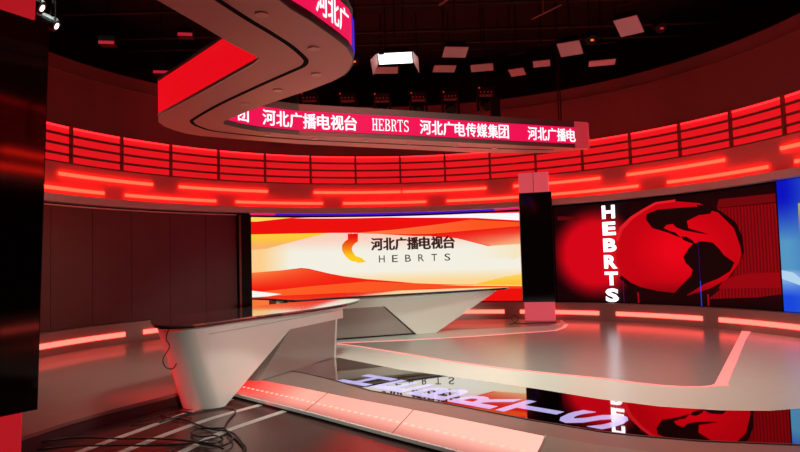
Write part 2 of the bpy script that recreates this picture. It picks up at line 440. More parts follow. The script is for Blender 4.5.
# ------------------------------------------------------------ fascia, gallery and riser lights
rows = [('upper', 3.385, [(-95, -76.8), (-72, -53.8), (-48.4, -30), (-20, -1.1), (-0.7, 17.5), (23.5, 41.6), (47.1, 66.1), (76.6, 95), (100, 118.5), (123, 141)]),
        ('lower', 3.10, [(-82, -63.4), (-59.2, -40.9), (-36.7, -18.2), (-13.7, 4.4), (8.9, 27.0), (30.5, 49.2), (55, 74), (79, 97), (102, 121), (126, 144)])]
for row, z, L in rows:
    vis = 0
    for k, (a, b) in enumerate(L):
        t = MB().arcbox(a, b, 6.930, 6.968, z - 0.032, z + 0.032).build('tube_light', M['tube'])
        k1 = k - 1 if row == 'upper' else k
        if k1 < 0: lb = 'red light bar of the %s fascia row hidden beyond the left display column' % row
        elif k1 > (6 if row == 'upper' else 7): lb = '%s red light bar of the %s fascia row beyond the right picture edge' % (ORD[k1 - (7 if row == 'upper' else 8)], row)
        else: lb = '%s visible red light bar from the left in the %s row of the curved fascia' % (ORD[k1], row)
        tag(t, lb, 'light bar', 'red light bars on the curved fascia')
ris = [(-96, -78.5), (-76.5, -59.84), (-56.2, -40), (-37, -20), (-15.8, 1), (5.2, 20.6), (24, 40.4), (43.9, 60.75), (63.9, 81), (84, 101), (104, 121), (124, 141)]
for k, (a, b) in enumerate(ris):
    t = MB().arcbox(a, b, 6.856, 6.879, 0.145, 0.235).build('riser_light', M['riser_tube'])
    tag(t, ['salmon riser strip light hidden behind the left display column', 'long red salmon riser strip light beside the left display column', 'short salmon riser strip light just left of the near desk top',
            'salmon riser strip light hidden behind the near desk', 'salmon riser strip light hidden behind the far desk', 'salmon riser strip light between the far desk and the pink column base',
            'salmon riser strip light from the pink column base to below the white initials', 'salmon riser strip light right of the initials, below the globe', 'salmon riser strip light at the right end, below the stripes and blue screen',
            'salmon riser strip light just beyond the right picture edge', 'second salmon riser strip light beyond the right picture edge', 'salmon riser strip light furthest beyond the right picture edge'][k], 'light bar', 'salmon strip lights in the stage riser')

t = thing('gallery_railing', 'dark maroon slatted railing in front of the red gallery panels', 'railing', (CX, CY, 3.6))
for z in (3.785, 3.975, 4.165):
    MB().arcbox(A0, A1, 7.0, 7.04, z - 0.022, z + 0.022).build('rail', M['rail'], t)
MB().arcbox(A0, A1, 6.98, 7.06, 3.598, 3.63).build('bottom_rail', M['rail'], t)
for k in range(-10, 16):
    a = -1.05 + 9.74 * k
    MB().arcbox(a - 0.19, a + 0.19, 6.985, 7.05, 3.6, 4.37).build('post', M['rail'], t)
tag(MB().arcbox(A0, A1, 7.10, 7.20, 4.345, 4.358).build('cove_light', M['cove']), 'thin bright red cove light along the top of the gallery', 'cove light')

# ------------------------------------------------------------ left: unlit wall panels
seams = [-100, -90, -81, -72.9, -65.1, -57.6, -50.0, -42.8, -36.4]
for k in range(len(seams) - 1):
    a, b = seams[k], seams[k + 1]
    t = MB().arcbox(a + 0.04, b - 0.04, 7.03, 7.10, 0.43, 2.77).build('wall_panel', M['dark_panel'])
    tag(t, 'tall unlit maroon wall panel, %s from the dark pillar beside the bright screen' % ORD[len(seams) - 2 - k], 'wall panel', 'unlit maroon wall panels')
tag(MB().arcbox(A0, -36.4, 7.0, 7.04, 2.775, 2.80).build('cornice_rail', M['alu']), 'thin metal rail along the top of the maroon wall panels', 'rail')
t = thing('pillar', 'narrow dark pillar at the left edge of the bright screen', 'pillar', (*ring(-34.9, 6.95), 0.42))
MB().arcbox(-36.3, -33.75, 6.9, 7.1, 0.42, 2.78).build('shaft', M['black'], t)
MB().arcbox(-36.35, -35.95, 6.885, 6.9, 0.42, 2.78).build('edge_strip', M['rail'], t)

# ------------------------------------------------------------ middle LED wall with the station name
RS = 7.06
scr = thing('led_wall', 'wide curved led wall with red, orange and cream waves and black lettering', 'led screen', (*ring(-1, RS), 0.44))
MB().arcbox(-33.7, 29.1, RS + 0.004, 7.11, 0.44, 2.77).build('screen_back', M['black'], scr)
RED, ORG, YEL, CRM, PCH = (236, 16, 12), (250, 88, 34), (253, 200, 62), (243, 240, 226), (250, 214, 184)
p = Picture(RS)
AL, AR = -33.6, 29.0
p.add([(AL, .45), (AR, .45), (AR, 2.745), (AL, 2.745)], RED)
p.add([(-33.6, 2.63), (-33.6, 2.74), (-24.5, 2.738), (-32, 2.63)], (255, 214, 96))
p.add([(-24.7, 2.722), (-20.7, 2.741), (-4.8, 2.741), (7.3, 2.741), (14.8, 2.741), (24.5, 2.70), (AR, 2.66), (AR, 2.44), (24.45, 2.5), (14.76, 2.627), (8.04, 2.667), (-4, 2.72), (-13.4, 2.715)], (250, 248, 250))
p.add([(-10.7, 2.325), (-2.5, 2.39), (7.29, 2.501), (13.8, 2.586), (AR, 2.4), (24.4, 2.36), (14.7, 2.309), (7.94, 2.264), (5.04, 2.246), (-.11, 2.253)], lambda a, z: mixc((255, 120, 66), (252, 84, 30), (a + 8) / 24))
p.add([(7.94, 2.264), (14.7, 2.309), (24.4, 2.36), (AR, 2.4), (AR, 1.92), (24.3, 1.90), (18.35, 1.872), (10.8, 2.1), (5.03, 2.188)], lambda a, z: mixc((238, 20, 14), (247, 176, 126), (2.3 - z) / .36 * max(0, a - 3) / 20))
def white(a, z):
    c = mixc(CRM, (252, 208, 190), (z - 1.85) / .32) if z > 1.85 else mixc(CRM, (252, 214, 150), (1.30 - z) / .30)
    c = mixc(c, (252, 206, 140), (-25.0 - a) / 6.5)
    return mixc(c, (250, 214, 140), (a - 14) / 26 if z > 1.5 else 0)
p.add([(AL, 1.33), (AL, 1.93), (-30.28, 1.948), (-23.17, 2.16), (-16.93, 2.334), (-11.5, 2.325), (-5.9, 2.285), (1.33, 2.205), (5.03, 2.188), (10.78, 2.106), (17.4, 1.876), (24.3, 1.90), (AR, 1.8), (AR, 1.15), (24.0, 1.125), (20.47, 1.06), (14.26, .882), (7.57, .895), (4.7, .905), (-3.29, 1.021), (-9.04, 1.1), (-14.78, 1.209), (-21.39, 1.42), (-22.8, 1.442), (-28, 1.388)], white, 1.5, 0.1)
p.add([(AL, 2.307), (-25.5, 2.327), (-16.9, 2.334), (-23.17, 2.16), (-30.28, 1.948), (AL, 1.926)], lambda a, z: mixc((254, 206, 48), (248, 178, 104), (2.30 - z) / .3), 1.5, 0.08)
p.add([(AR, 1.16), (AR, .84), (23.9, .837), (13.8, .871), (18.56, 1.015), (24, 1.134)], lambda a, z: mixc((252, 214, 96), (253, 190, 48), (1.1 - z) / .2))
p.add([(AL, 1.36), (-28, 1.392), (-22.3, 1.42), (-13.7, 1.19), (-8.5, 1.09), (-3.4, 1.02), (-8.6, 1.035), (-13.74, .999), (-20.99, .965), (-29.5, .9), (AL, .896)], lambda a, z: mixc((244, 30, 16), (250, 140, 66), (z - .95) / .45 * (1 - (a + 33.6) / 22)), 1.5, 0.08)
p.add([(-33, .88), (-29.5, .9), (-21, .965), (-13.73, 1.005), (-8.57, 1.037), (-1.37, .973), (6.87, .912), (14.25, .87), (AR, .83), (AR, .77), (23.9, .764), (4.68, .80), (-14.86, .751), (-23.87, .70), (-33, .66)], lambda a, z: mixc((252, 96, 36), (250, 70, 26), (a + 30) / 50))
p.add([(6.9, .888), (14.2, .872), (AR, .842), (AR, .815), (14.2, .846)], (254, 224, 120))
p.add([(AL, .923), (-27.2, .80), (-32.3, .725), (AL, .761)], (250, 246, 240))
p.add([(AL, .72), (-30, .70), (-24, .60), (-24, .46), (AL, .46)], (250, 120, 54))
p.add([(-12.79, 2.318), (-12.36, 2.299), (-12.07, 2.316), (-11.68, 2.298), (-11.39, 2.315), (-11.01, 2.302), (-10.57, 2.307), (-10.62, 2.15), (-10.67, 2.092), (-11.25, 2.053), (-11.8, 1.98), (-12.0, 1.91), (-11.87, 1.834), (-11.5, 1.76), (-11.08, 1.704), (-10.6, 1.69), (-9.89, 1.654), (-9.4, 1.60), (-9.04, 1.547), (-9.5, 1.55), (-9.8, 1.525), (-10.15, 1.545), (-10.7, 1.53), (-11.2, 1.57), (-11.83, 1.573), (-12.6, 1.62), (-13.24, 1.694), (-13.75, 1.78), (-14.08, 1.869), (-14.12, 1.95), (-14.05, 2.014), (-13.5, 2.1), (-12.82, 2.155)],
      lambda a, z: mixc((228, 16, 10), (255, 204, 30), (2.24 - z) / .52), 0.5, 0.06)
p.build('screen_picture', M['screen'], scr).matrix_parent_inverse = scr.matrix_basis.inverted()
def on_ring(a0, a1, z0, z1, R):
    return lambda x, y: (*ring(a0 + (a1 - a0) * x, R), z0 + (z1 - z0) * y)
RT = RS - 0.045
for k, ch in enumerate('河北广播电视台'):
    a = -7.75 + 2.60 * k
    mb = MB(); cjk(mb, ch, on_ring(a, a + 2.40, 1.85, 2.175, RT), 0, 0, .055); mb.build('name_character', M['ink'], scr)
EN = 'HEBRTS'
for k, ch in enumerate(EN):
    a = -6.2 + 2.84 * k
    mb = MB(); place_text(mb, text_mesh(ch, 0.004), on_ring(a, a + 1.25, 1.525, 1.712, RT))
    mb.build('name_initial', M['ink'], scr)
tag(MB().arcbox(-33.5, -28.3, 7.0, 7.05, 2.79, 2.83).build('edge_light', M['magenta_edge']), 'magenta glow line above the left end of the bright screen', 'edge light')
tag(MB().arcbox(-28.3, 19, 7.0, 7.05, 2.79, 2.83).build('edge_light', M['blue_edge']), 'long blue glow line above the middle of the bright screen', 'edge light')
tag(MB().arcbox(19, 25.5, 7.0, 7.05, 2.79, 2.83).build('edge_light', M['magenta_edge']), 'magenta glow line above the bright screen beside the column', 'edge light')

# ------------------------------------------------------------ right LED wall with the globe
glb = thing('led_wall', 'curved red led wall with a dark globe and vertical white initials', 'led screen', (*ring(53, RS), 0.43))
MB().arcbox(31.4, 74.35, RS + 0.004, 7.11, 0.42, 2.80).build('screen_back', M['black'], glb)
p = Picture(RS)
def haze(a, z):
    t = max(0, 1 - abs(z - 1.6) / 1.25); return mixc((14, 2, 3), (96, 3, 10), t)
p.add([(31.5, .44), (74.3, .44), (74.3, 2.785), (31.5, 2.785)], haze, 1.5, 0.12)
def strip(a, z):
    return (150, 6, 14) if int(round(a / 0.3)) % 2 else (92, 2, 8)
p.add([(63.5, 2.44), (74.25, 2.42), (74.25, .74), (70, .66), (61, .58), (64.8, .926), (68, 1.49), (67.7, 1.89)], strip, 0.3, 0.6)
p.add([(64, 2.62), (74.25, 2.60), (74.25, 2.44), (63.5, 2.45)], (112, 6, 12))
p.add([(64, 1.0), (69, 1.12), (74.25, 1.14), (74.25, .86), (63, .8)], (150, 4, 14))
def blob(a, z):
    d = math.hypot((a - 39.5) / 8.3, (z - 1.6) / 1.02); return mixc((212, 4, 22), (22, 2, 4), (d - .72) / .40)
p.add([(31.5, .46), (47, .46), (47, 2.77), (31.5, 2.77)], blob, 0.75, 0.09)
p.add([(32.2, 2.55), (36.5, 2.50), (36.5, 2.42), (32.2, 2.45)], (92, 6, 10))
for a in (47.6, 60.9):
    p.add([(a, .44), (a + .3, .44), (a + .3, .68), (a, .68)], (150, 10, 20))
cg, zg = 55.9, 1.63
def gl(a, z):
    d = math.hypot((a - cg) / 12.2, (z - zg) / 1.05); c = mixc((232, 4, 22), (196, 2, 16), (d - .2) / .6)
    return mixc(c, (120, 4, 10), (.95 - z) / .35)
p.add([(47.0, 2.38), (49.66, 2.54), (51.99, 2.665), (55.91, 2.675), (60.27, 2.585), (63.96, 2.36), (66.98, 2.008), (67.94, 1.634), (67.14, 1.326), (64.86, 1.012), (61.55, .801), (57.15, .636), (51.66, .681), (48.34, .771), (46.47, .876), (44.62, 1.072), (43.77, 1.357), (43.71, 1.812), (44.6, 2.12)], gl, 1.0, 0.1)
p.add([(44.62, 1.072), (46.47, .90), (48.34, .80), (51.66, .72), (57.15, .66), (57.15, .60), (51.66, .61), (48, .70), (45.8, .82), (44.2, 1.0)], (26, 3, 4))
p.add([(43.8, 1.9), (44.8, 2.2), (47, 2.42), (49.66, 2.58), (52, 2.70), (55.9, 2.715), (55.9, 2.665), (52.2, 2.65), (49.9, 2.525), (47.4, 2.36), (45.3, 2.12), (44.4, 1.86)], (224, 26, 36))
DK = (24, 3, 4)
p.add([(50.2, 2.456), (52.49, 2.531), (55.84, 2.528), (59.7, 2.517), (62.91, 2.422), (62.33, 2.339), (60.15, 2.33), (57.91, 2.228), (58.11, 2.073), (60, 2.0), (61.85, 1.915), (59.97, 1.955), (57.27, 2.03), (55.9, 2.10), (55.13, 2.189), (53.9, 2.17), (53.42, 2.107), (54.5, 2.04), (55.59, 1.998), (56.64, 1.867), (54.21, 2.0), (51.18, 2.124), (50.03, 2.327)], DK)
p.add([(56.6, 1.90), (57.6, 1.90), (58.9, 1.80), (59.2, 1.73), (58.2, 1.76), (57, 1.83)], DK)
p.add([(58.77, 1.733), (60.43, 1.785), (62.57, 1.745), (63.58, 1.623), (64.57, 1.474), (66.35, 1.327), (65.46, 1.156), (63.26, 1.01), (60.52, .887), (58.28, .731), (56.59, .615), (54.7, .671), (56.16, .848), (58.17, 1.065), (58.5, 1.186), (57.21, 1.34), (56.89, 1.464), (57.9, 1.63)], DK)
p.add([(60, 2.56), (62.4, 2.50), (64.5, 2.364), (67.04, 2.121), (68.1, 1.831), (68.25, 1.504), (67.7, 1.494), (67.6, 1.64), (66.6, 2.01), (63.9, 2.345), (62, 2.43), (60, 2.49)], DK)
p.add([(59.78, .43), (59.94, .43), (59.94, .95), (59.78, .95)], (50, 60, 200))
p.add([(59.8, .95), (59.92, .95), (59.92, 1.82), (59.8, 1.82)], (44, 10, 84))
p.add([(44.95, .44), (45.06, .44), (45.06, .95), (44.95, .95)], (90, 16, 80))
pic = p.build('screen_picture', M['screen'], glb); pic.matrix_parent_inverse = glb.matrix_basis.inverted()
for k, ch in enumerate(EN):
    mb = MB(); z1 = 2.725 - 0.3915 * k
    place_text(mb, text_mesh(ch, 0.045), on_ring(41.5, 44.15, z1 - 0.318, z1, RS - 0.075))
    mb.build('initial', M['led_white'], glb)

blu = thing('led_wall', 'blue led wall with a pale swoosh at the right edge of the picture', 'led screen', (*ring(86, RS), 0.43))
MB().arcbox(74.45, 98, RS + 0.004, 7.11, 0.42, 2.84).build('screen_back', M['black'], blu)
p = Picture(RS)
def bl(a, z):
    c = mixc((84, 150, 195), (0, 18, 190), (z - 1.7) / .75) if z > 1.2 else mixc((150, 190, 225), (20, 70, 220), (1.05 - z) / .35)
    return mixc(c, (50, 110, 200), (a - 76) / 6)
p.add([(74.5, .43), (98, .43), (98, 2.82), (74.5, 2.82)], bl, 0.6, 0.1)
p.add([(74.5, 1.18), (76.5, 1.14), (78.5, 0.98), (82, .7), (82, .60), (78, .9), (74.5, 1.02)], (178, 212, 236))
p.add([(78.15, 2.37), (84, 2.37), (84, 1.33), (77.9, 1.33)], lambda a, z: mixc((176, 170, 90), (150, 90, 70), (2.3 - z) / .5), 1, 0.1)
p.add([(78.5, 2.25), (84, 2.25), (84, 2.12), (78.5, 2.12)], (206, 40, 50))
pic = p.build('screen_picture', M['screen'], blu); pic.matrix_parent_inverse = blu.matrix_basis.inverted()

# ------------------------------------------------------------ display columns
def display_column(name, label, loc, rz, wbox, wtv, zb, zt, ztop, box_mat, dx=0.0, lean=0.0, z0=0.0):
    t = thing(name, label, 'display column', loc, rz)
    keep = t.matrix_basis.copy(); t.matrix_basis = Matrix.Identity(4)
    MB().box((0, 0.10, (z0 + zb) / 2), (wbox, 0.26, zb - z0)).build('base_box', box_mat, t, bevel=0.008)
    MB().box((dx, 0.10, (zt + ztop) / 2), (wbox, 0.26, ztop - zt)).build('top_box', box_mat, t, bevel=0.008)
    MB().box((dx + 0.0, -0.034, (zt + ztop) / 2), (0.012, 0.008, ztop - zt)).build('box_seam', M['rail'], t)
    f = MB().box((0, 0.05, (zb + zt) / 2), (wtv, 0.14, zt - zb)).build('screen_case', M['black_metal'], t, bevel=0.006)
    MB().box((0, -0.024, (zb + zt) / 2), (wtv - 0.03, 0.012, zt - zb - 0.03)).build('screen_glass', M['glass_black'], t)
    MB().box((-wtv / 2 - 0.004, -0.012, (zb + zt) / 2), (0.012, 0.05, zt - zb)).build('side_trim', M['alu'], t)
    t.matrix_basis = Matrix.Translation(loc) @ Matrix.Rotation(lean, 4, 'Y') @ Matrix.Rotation(rz, 4, 'Z')
    return t
display_column('display_column', 'tall black display on a glowing pink base between the two led walls', (3.34, 15.42, 0.008), rad(-16.5), .72, .78, .45, 3.13, 3.62, M['box_pink'], dx=-0.03)
d = Vector((.50, .866)); nrm = Vector((.866, -.50))
wtv = 0.8
ctr = Vector((-2.85, 4.95)) - d * wtv / 2 - nrm * 0.04
display_column('display_column', 'tall black display with red glowing ends cut off by the left edge', (ctr.x, ctr.y, -0.147), math.atan2(d.y, d.x), .56, wtv, .617, 3.66, 4.5, M['box_red'], lean=0.027)

# ------------------------------------------------------------ near news desk
A = Vector((-2.17, 7.72)); DD = Vector((.379, .925)).normalized(); NB = Vector((-DD.y, DD.x))
def dk(s, t, z):
    q = A + DD * s + NB * t; return (q.x, q.y, z)
desk = thing('news_desk', 'near white news desk with smoked glass top and slanted pylon foot', 'desk', (*dk(1.3, .35, 0)[:2], 0), math.atan2(DD.y, DD.x))
DEP = 0.64
def smooth_by_angle(o, deg):
    me = o.data
    for p in me.polygons: p.use_smooth = True
    bm = bmesh.new(); bm.from_mesh(me)
    for e in bm.edges:
        if len(e.link_faces) == 2 and e.calc_face_angle() > rad(deg): e.smooth = False
    bm.to_mesh(me); bm.free()
    return o
def body_loft(outline, fn, dep, rnd):
    mb = MB(); ts = [dep * (.5 - .5 * math.cos(math.pi * q / 18)) for q in range(19)] if rnd else [0, dep]
    n = len(outline)
    for t in ts:
        k = 0.0
        if rnd:
            r = dep / 2
            k = (rnd * .42 if t < r else rnd) * (1 - math.sqrt(max(0, 1 - ((t - r) / r) ** 2)))
        for i, (s, z, lft) in enumerate(outline):
            mb.v.append(fn(s + (k if lft else 0), t, z))
    for j in range(len(ts) - 1):
        for i in range(n):
            i2 = (i + 1) % n
            mb.f.append((j * n + i, j * n + i2, (j + 1) * n + i2, (j + 1) * n + i))
    mb.f.append(tuple(reversed(range(n)))); mb.f.append(tuple((len(ts) - 1) * n + i for i in range(n)))
    return mb
# rounded left end: s at the mid depth, leaning outwards with height
SB, ST = -0.27, -0.68
smooth_by_angle(body_loft([(SB, -.148, 1), (0, -.148, 0), (1.47, .61, 0), (3.1, .62, 0), (3.1, .86, 0), (ST, .86, 1)], dk, DEP, 0.52).build('desk_body', M['desk'], desk), 40)
rp = MB(); i = 0
for t in (0.05, 0.6):
    for s, z in ((.75, .006), (2.85, .006), (2.93, .615), (1.55, .605)): rp.v.append(dk(s, t, z))
rp.f = [(0, 1, 2, 3), (7, 6, 5, 4), (0, 4, 5, 1), (1, 5, 6, 2), (2, 6, 7, 3), (3, 7, 4, 0)]
rp.build('recess_panel', M['recess'], desk)
mb = MB(); mb.v = [dk(2.85, .05 - .012, .006), dk(2.89, .05 - .012, .006), dk(2.97, .05 - .012, .618), dk(2.93, .05 - .012, .618)] + [dk(2.85, .07, .006), dk(2.89, .07, .006), dk(2.97, .07, .618), dk(2.93, .07, .618)]
mb.f = [(0, 1, 2, 3), (7, 6, 5, 4), (0, 4, 5, 1), (1, 5, 6, 2), (2, 6, 7, 3), (3, 7, 4, 0)]
mb.build('corner_post', M['desk'], desk)
MB().tube([dk(-.30, -.003, .745), dk(0.5, -.003, .745), dk(3.1, -.003, .76)], .003, 6).build('panel_seam', M['seamline'], desk)
top_pl = [(-.87, .04), (-.63, -.15), (-.2, -.19), (.36, -.22), (1.13, -.34), (1.8, -.40), (2.43, -.38), (3.1, -.25), (3.58, -.06), (3.5, .35), (2.9, .75), (2.3, .9), (1.65, .95), (.7, 1.0), (.0, .99), (-.27, .88), (-.58, .60), (-.82, .3)]
tp = smooth_line([(s, t, 0) for s, t in top_pl], 5, True)
poly = [dk(s, t, 0)[:2] for s, t, _ in tp]
MB().prism(poly, .884, .902).build('glass_top', M['glass_top'], desk)
cen = Vector(dk(1.3, .32, 0)[:2])
inner_ = [tuple(cen + (Vector(q) - cen) * 0.985) for q in poly]
MB().prism(inner_, .86, .884).build('top_rim', M['glass_edge'], desk)
MB().tube([dk(-.70, .34, .854), dk(-.70, .2, .854), dk(-.6, .08, .854), dk(-.5, .02, .854)], .008, 6).build('red_glint_tube', M['cove'], desk)  # glowing tube stands in for red reflections under the desk top

# ------------------------------------------------------------ far anchor desk
F = Vector((-1.22, 12.71)); D2 = Vector((.928, .372)).normalized(); N2 = Vector((-D2.y, D2.x))
def fk(s, t, z):
    q = F + D2 * s + N2 * t; return (q.x, q.y, z)
fd = thing('anchor_desk', 'far ivory desk with angled pylon in front of the bright screen', 'desk', (*fk(1.3, .4, 0)[:2], 0.004), math.atan2(D2.y, D2.x))
body_loft([(1.62, .006, 0), (2.07, .006, 0), (3.62, .85, 0), (-1.3, .85, 0), (-1.3, .62, 0), (.93, .62, 0)], fk, .8, 0).build('desk_body', M['desk_far'], fd)
mb = MB()
for t in (0.05, 0.7):
    for s, z in ((-1.0, .012), (1.58, .012), (.90, .62), (-1.1, .62)): mb.v.append(fk(s, t, z))
mb.f = [(0, 1, 2, 3), (7, 6, 5, 4), (0, 4, 5, 1), (1, 5, 6, 2), (2, 6, 7, 3), (3, 7, 4, 0)]
mb.build('recess_panel', M['recess'], fd)
MB().box(fk(.3, .03, .018), (2.7, .03, .024), Matrix.Rotation(math.atan2(D2.y, D2.x), 3, 'Z')).build('toe_kick', M['black'], fd)
ft = [(-1.62, .9), (-1.4, .1), (-1.12, -.78), (-.8, -.74), (-.3, -.55), (.84, -.44), (2, -.30), (3.2, -.14), (3.94, .04), (3.7, .3), (3.0, .62), (1.5, .95), (0, 1.05)]
ftp = smooth_line([(s, t, 0) for s, t in ft], 4, True)
poly = [fk(s, t, 0)[:2] for s, t, _ in ftp]
MB().prism(poly, .872, .888).build('glass_top', M['glass_top'], fd)
cen = Vector(fk(1.2, .3, 0)[:2])
MB().prism([tuple(cen + (Vector(q) - cen) * 0.985) for q in poly], .85, .872).build('top_rim', M['glass_edge'], fd)
MB().tube([fk(-1.2, -.35, .006), fk(-1.2, -.35, .86)], .03, 10).build('leg', M['dark_grey'], fd)
MB().cyl(fk(-1.2, -.35, .02), .14, .02, 20).build('leg_foot', M['dark_grey'], fd)

# ------------------------------------------------------------ black mirror floor strip with letters
fs = thing('floor_screen', 'black mirror floor strip with large lavender letters, reflecting the led walls', 'floor screen', (1.2, 7.0, 0))
MB().prism(BLACK_FRONT + BLACK_BACK[::-1], 0.0, 0.006).build('mirror_glass', M['mirror'], fs)
MB().ribbon(BLACK_FRONT, 0.0, 0.009, 0.02).build('glass_edge', M['edge_brown'], fs)
U = Vector((.702, -.712)).normalized(); V_ = Vector((-U.y, U.x)); O = Vector((-.84, 8.36))
for k, ch in enumerate(EN):
    mb = MB()
    def fl(x, y, k=k):
        u = .643 * k + .575 * (1 - y); v = -.08 + .58 * x
        q = O + U * u + V_ * v; return (q.x, q.y, .0075)
    place_text(mb, text_mesh(ch, 0.025), fl)
    mb.build('floor_letter', M['lav'], fs)

# ------------------------------------------------------------ sloping light panel at the stage edge
lp = thing('floor_light_panel', 'sloping frosted light panel glowing salmon along the front stage edge', 'light panel', (-.3, 6.7, -.1))
n = 48
def along(L, t):
    ds = [0]
    for a, b in zip(L, L[1:]): ds.append(ds[-1] + math.hypot(b[0] - a[0], b[1] - a[1]))
    x = t * ds[-1]
    for i in range(len(L) - 1):
        if x <= ds[i + 1] + 1e-9:
            f = (x - ds[i]) / (ds[i + 1] - ds[i]); return (L[i][0] + (L[i + 1][0] - L[i][0]) * f, L[i][1] + (L[i + 1][1] - L[i][1]) * f)
    return L[-1]
verts = []; faces = []; cols = []
W = 10
for i in range(n + 1):
    t = i / n; a = along(RAMP_TOP, t); b = along(RAMP_BOT, t)
    for j in range(W + 1):
        f = j / W
        verts.append((a[0] + (b[0] - a[0]) * f, a[1] + (b[1] - a[1]) * f, -.002 - .095 * f))
        c = mixc((230, 40, 34), (246, 150, 134), t / .28)
        c = mixc(c, (250, 176, 160), (t - .28) / .5)
        c = mixc(c, (160, 92, 84), (f - .55) / .6)
        cols.append(lin(c))
for i in range(n):
    for j in range(W):
        q = i * (W + 1) + j; faces.append((q, q + 1, q + W + 2, q + W + 1))
me = bpy.data.meshes.new('frosted_glass'); me.from_pydata(verts, [], faces); me.update()
at = me.attributes.new('Col', 'FLOAT_COLOR', 'POINT')
for k, c in enumerate(cols): at.data[k].color = (*[x * 1.35 for x in c], 1)
me.materials.append(M['panel_glow'])
o = bpy.data.objects.new('frosted_glass', me); COL.objects.link(o); o.parent = lp; o.matrix_parent_inverse = lp.matrix_basis.inverted()
if me.polygons[0].normal.z < 0: me.flip_normals()
mb = MB()
for i in range(44):
    t = (i + .5) / 44; a = along(RAMP_TOP, t); b = along(RAMP_BOT, t); f = .56
    mb.cyl((a[0] + (b[0] - a[0]) * f, a[1] + (b[1] - a[1]) * f, -.002 - .095 * f), .026, .004, 10)
M['dot'] = mat('warm led dot', (.3, .2, .15), .4, emit=(1.0, .52, .40), strength=1.0)
ld = mb.build('led_row', M['dot'], lp); ld['kind'] = 'stuff'
MB().ribbon(RAMP_BOT, -.125, -.093, .03).build('nosing', M['white_edge'], lp)
MB().ribbon(RAMP_BOT, -.15, -.125, .02).build('kick_strip', M['black'], lp)
for t in (.36, .66):
    a = along(RAMP_TOP, t); b = along(RAMP_BOT, t)
    MB().tube([(a[0], a[1], .0), (b[0], b[1], -.095)], .004, 6).build('glass_joint', M['rail'], lp)
a, b = RAMP_TOP[-1], RAMP_BOT[-1]
MB().tube([(a[0], a[1], .0), (b[0], b[1], -.095)], .012, 8).build('end_trim', M['line'], lp)

# ------------------------------------------------------------ ceiling canopy
ZC, ZT = 3.6, 4.10
leg1 = [(-1.75, 2.1), (-.84, 4.99), (-.72, 5.24), (-.54, 5.71), (-.46, 5.96), (-.43, 6.26)]
turn = [(-.45, 6.45), (-.50, 6.64), (-.58, 6.85), (-.72, 7.06), (-1.0, 7.36), (-1.43, 7.77), (-1.95, 8.29), (-2.4, 8.80), (-2.5, 8.93)]
leg3 = [(-2.52, 9.05), (-2.36, 9.35), (-2.15, 9.60), (-1.57, 9.98), (.04, 10.56), (1.38, 11.10), (2.84, 11.67), (3.62, 11.96)]
back = [(3.69, 12.08), (3.02, 12.42), (1.5, 12.12), (.04, 11.49), (-1.68, 10.74), (-2.5, 10.25), (-3.1, 9.84), (-3.27, 9.62), (-3.36, 9.36), (-3.40, 9.10), (-3.38, 8.82), (-3.23, 8.46)]
inn = [(-3.23, 8.46), (-2.35, 7.43), (-1.81, 6.79), (-1.42, 6.33), (-1.36, 6.22), (-1.38, 6.12), (-1.53, 5.74), (-1.66, 5.28), (-1.83, 4.75), (-2.65, 2.1)]
can = thing('ceiling_canopy', 'suspended zigzag ceiling canopy carrying red led tickers', 'canopy', (-1.2, 8.2, ZC))
MB().prism(leg1 + turn + leg3 + back + inn[1:], ZC, ZT).build('soffit', M['canopy'], can)
MB().ribbon(leg3[:-1] + [(3.36, 11.865)], ZC - .004, ZT, .012).build('fascia_rail', M['grey_metal'], can)
MB().ribbon(leg1 + turn[:3], ZC - .004, ZT, .012).build('fascia_rail', M['grey_metal'], can)
MB().ribbon(leg3[:-1] + [(3.36, 11.865)], 3.672, 3.985, .022).build('led_ticker', M['led_pink'], can)
MB().ribbon(leg1[:5] + [(-.445, 6.1)], 3.672, 3.985, .022).build('led_ticker', M['led_pink'], can)
MB().ribbon([(-.445, 6.1), (-.43, 6.26), (-.45, 6.45)], 3.672, 3.985, .022).build('ticker_end', M['blue_edge'], can)
MB().ribbon(inn[:5], ZC + .03, ZT - .03, .015).build('red_panel', M['red_panel'], can)
MB().ribbon(inn[:5], ZT - .03, ZT + .01, .03).build('panel_rim', M['grey_metal'], can)
MB().ribbon(inn[:5], ZC - .004, ZC + .03, .02).build('panel_rim', M['alu'], can)
MB().ribbon([(3.36, 11.865), leg3[-1], back[0]], ZC + .02, ZT, .02).build('end_cap', M['end_cap'], can)
gv = [(-2.2, 2.1), (-1.36, 4.79), (-1.11, 5.49), (-.99, 5.84), (-.92, 6.16), (-.91, 6.32), (-.97, 6.48), (-1.14, 6.67), (-1.56, 7.13), (-2.25, 7.92), (-2.8, 8.64), (-2.92, 8.87), (-2.91, 9.21), (-2.7, 9.6), (-1.7, 10.3), (.04, 11.02), (1.5, 11.6), (3.0, 12.05)]
gs = [(q[0], q[1]) for q in smooth_line([(x, y, 0) for x, y in gv], 5)]
MB().prism(offset(gs, .026) + offset(gs, -.026)[::-1], ZC - .004, ZC).build('track_groove', M['groove'], can)
DL = [(-1.09, 5.08), (-.78, 5.94), (-.87, 6.77), (-1.4, 7.35), (-1.93, 7.93), (-2.05, 9.86), (-1.37, 10.28), (-.55, 10.62), (.2, 10.95), (1.03, 11.29), (1.8, 11.62)]
for x, y in DL:
    rg = MB().cyl((x, y, ZC - .006), .055, .012, 18).build('downlight', M['ring'], can)
    m2 = MB().cyl((x, y, ZC - .014), .036, .006, 14)
    m2.build('lens', M['downlight'], rg)
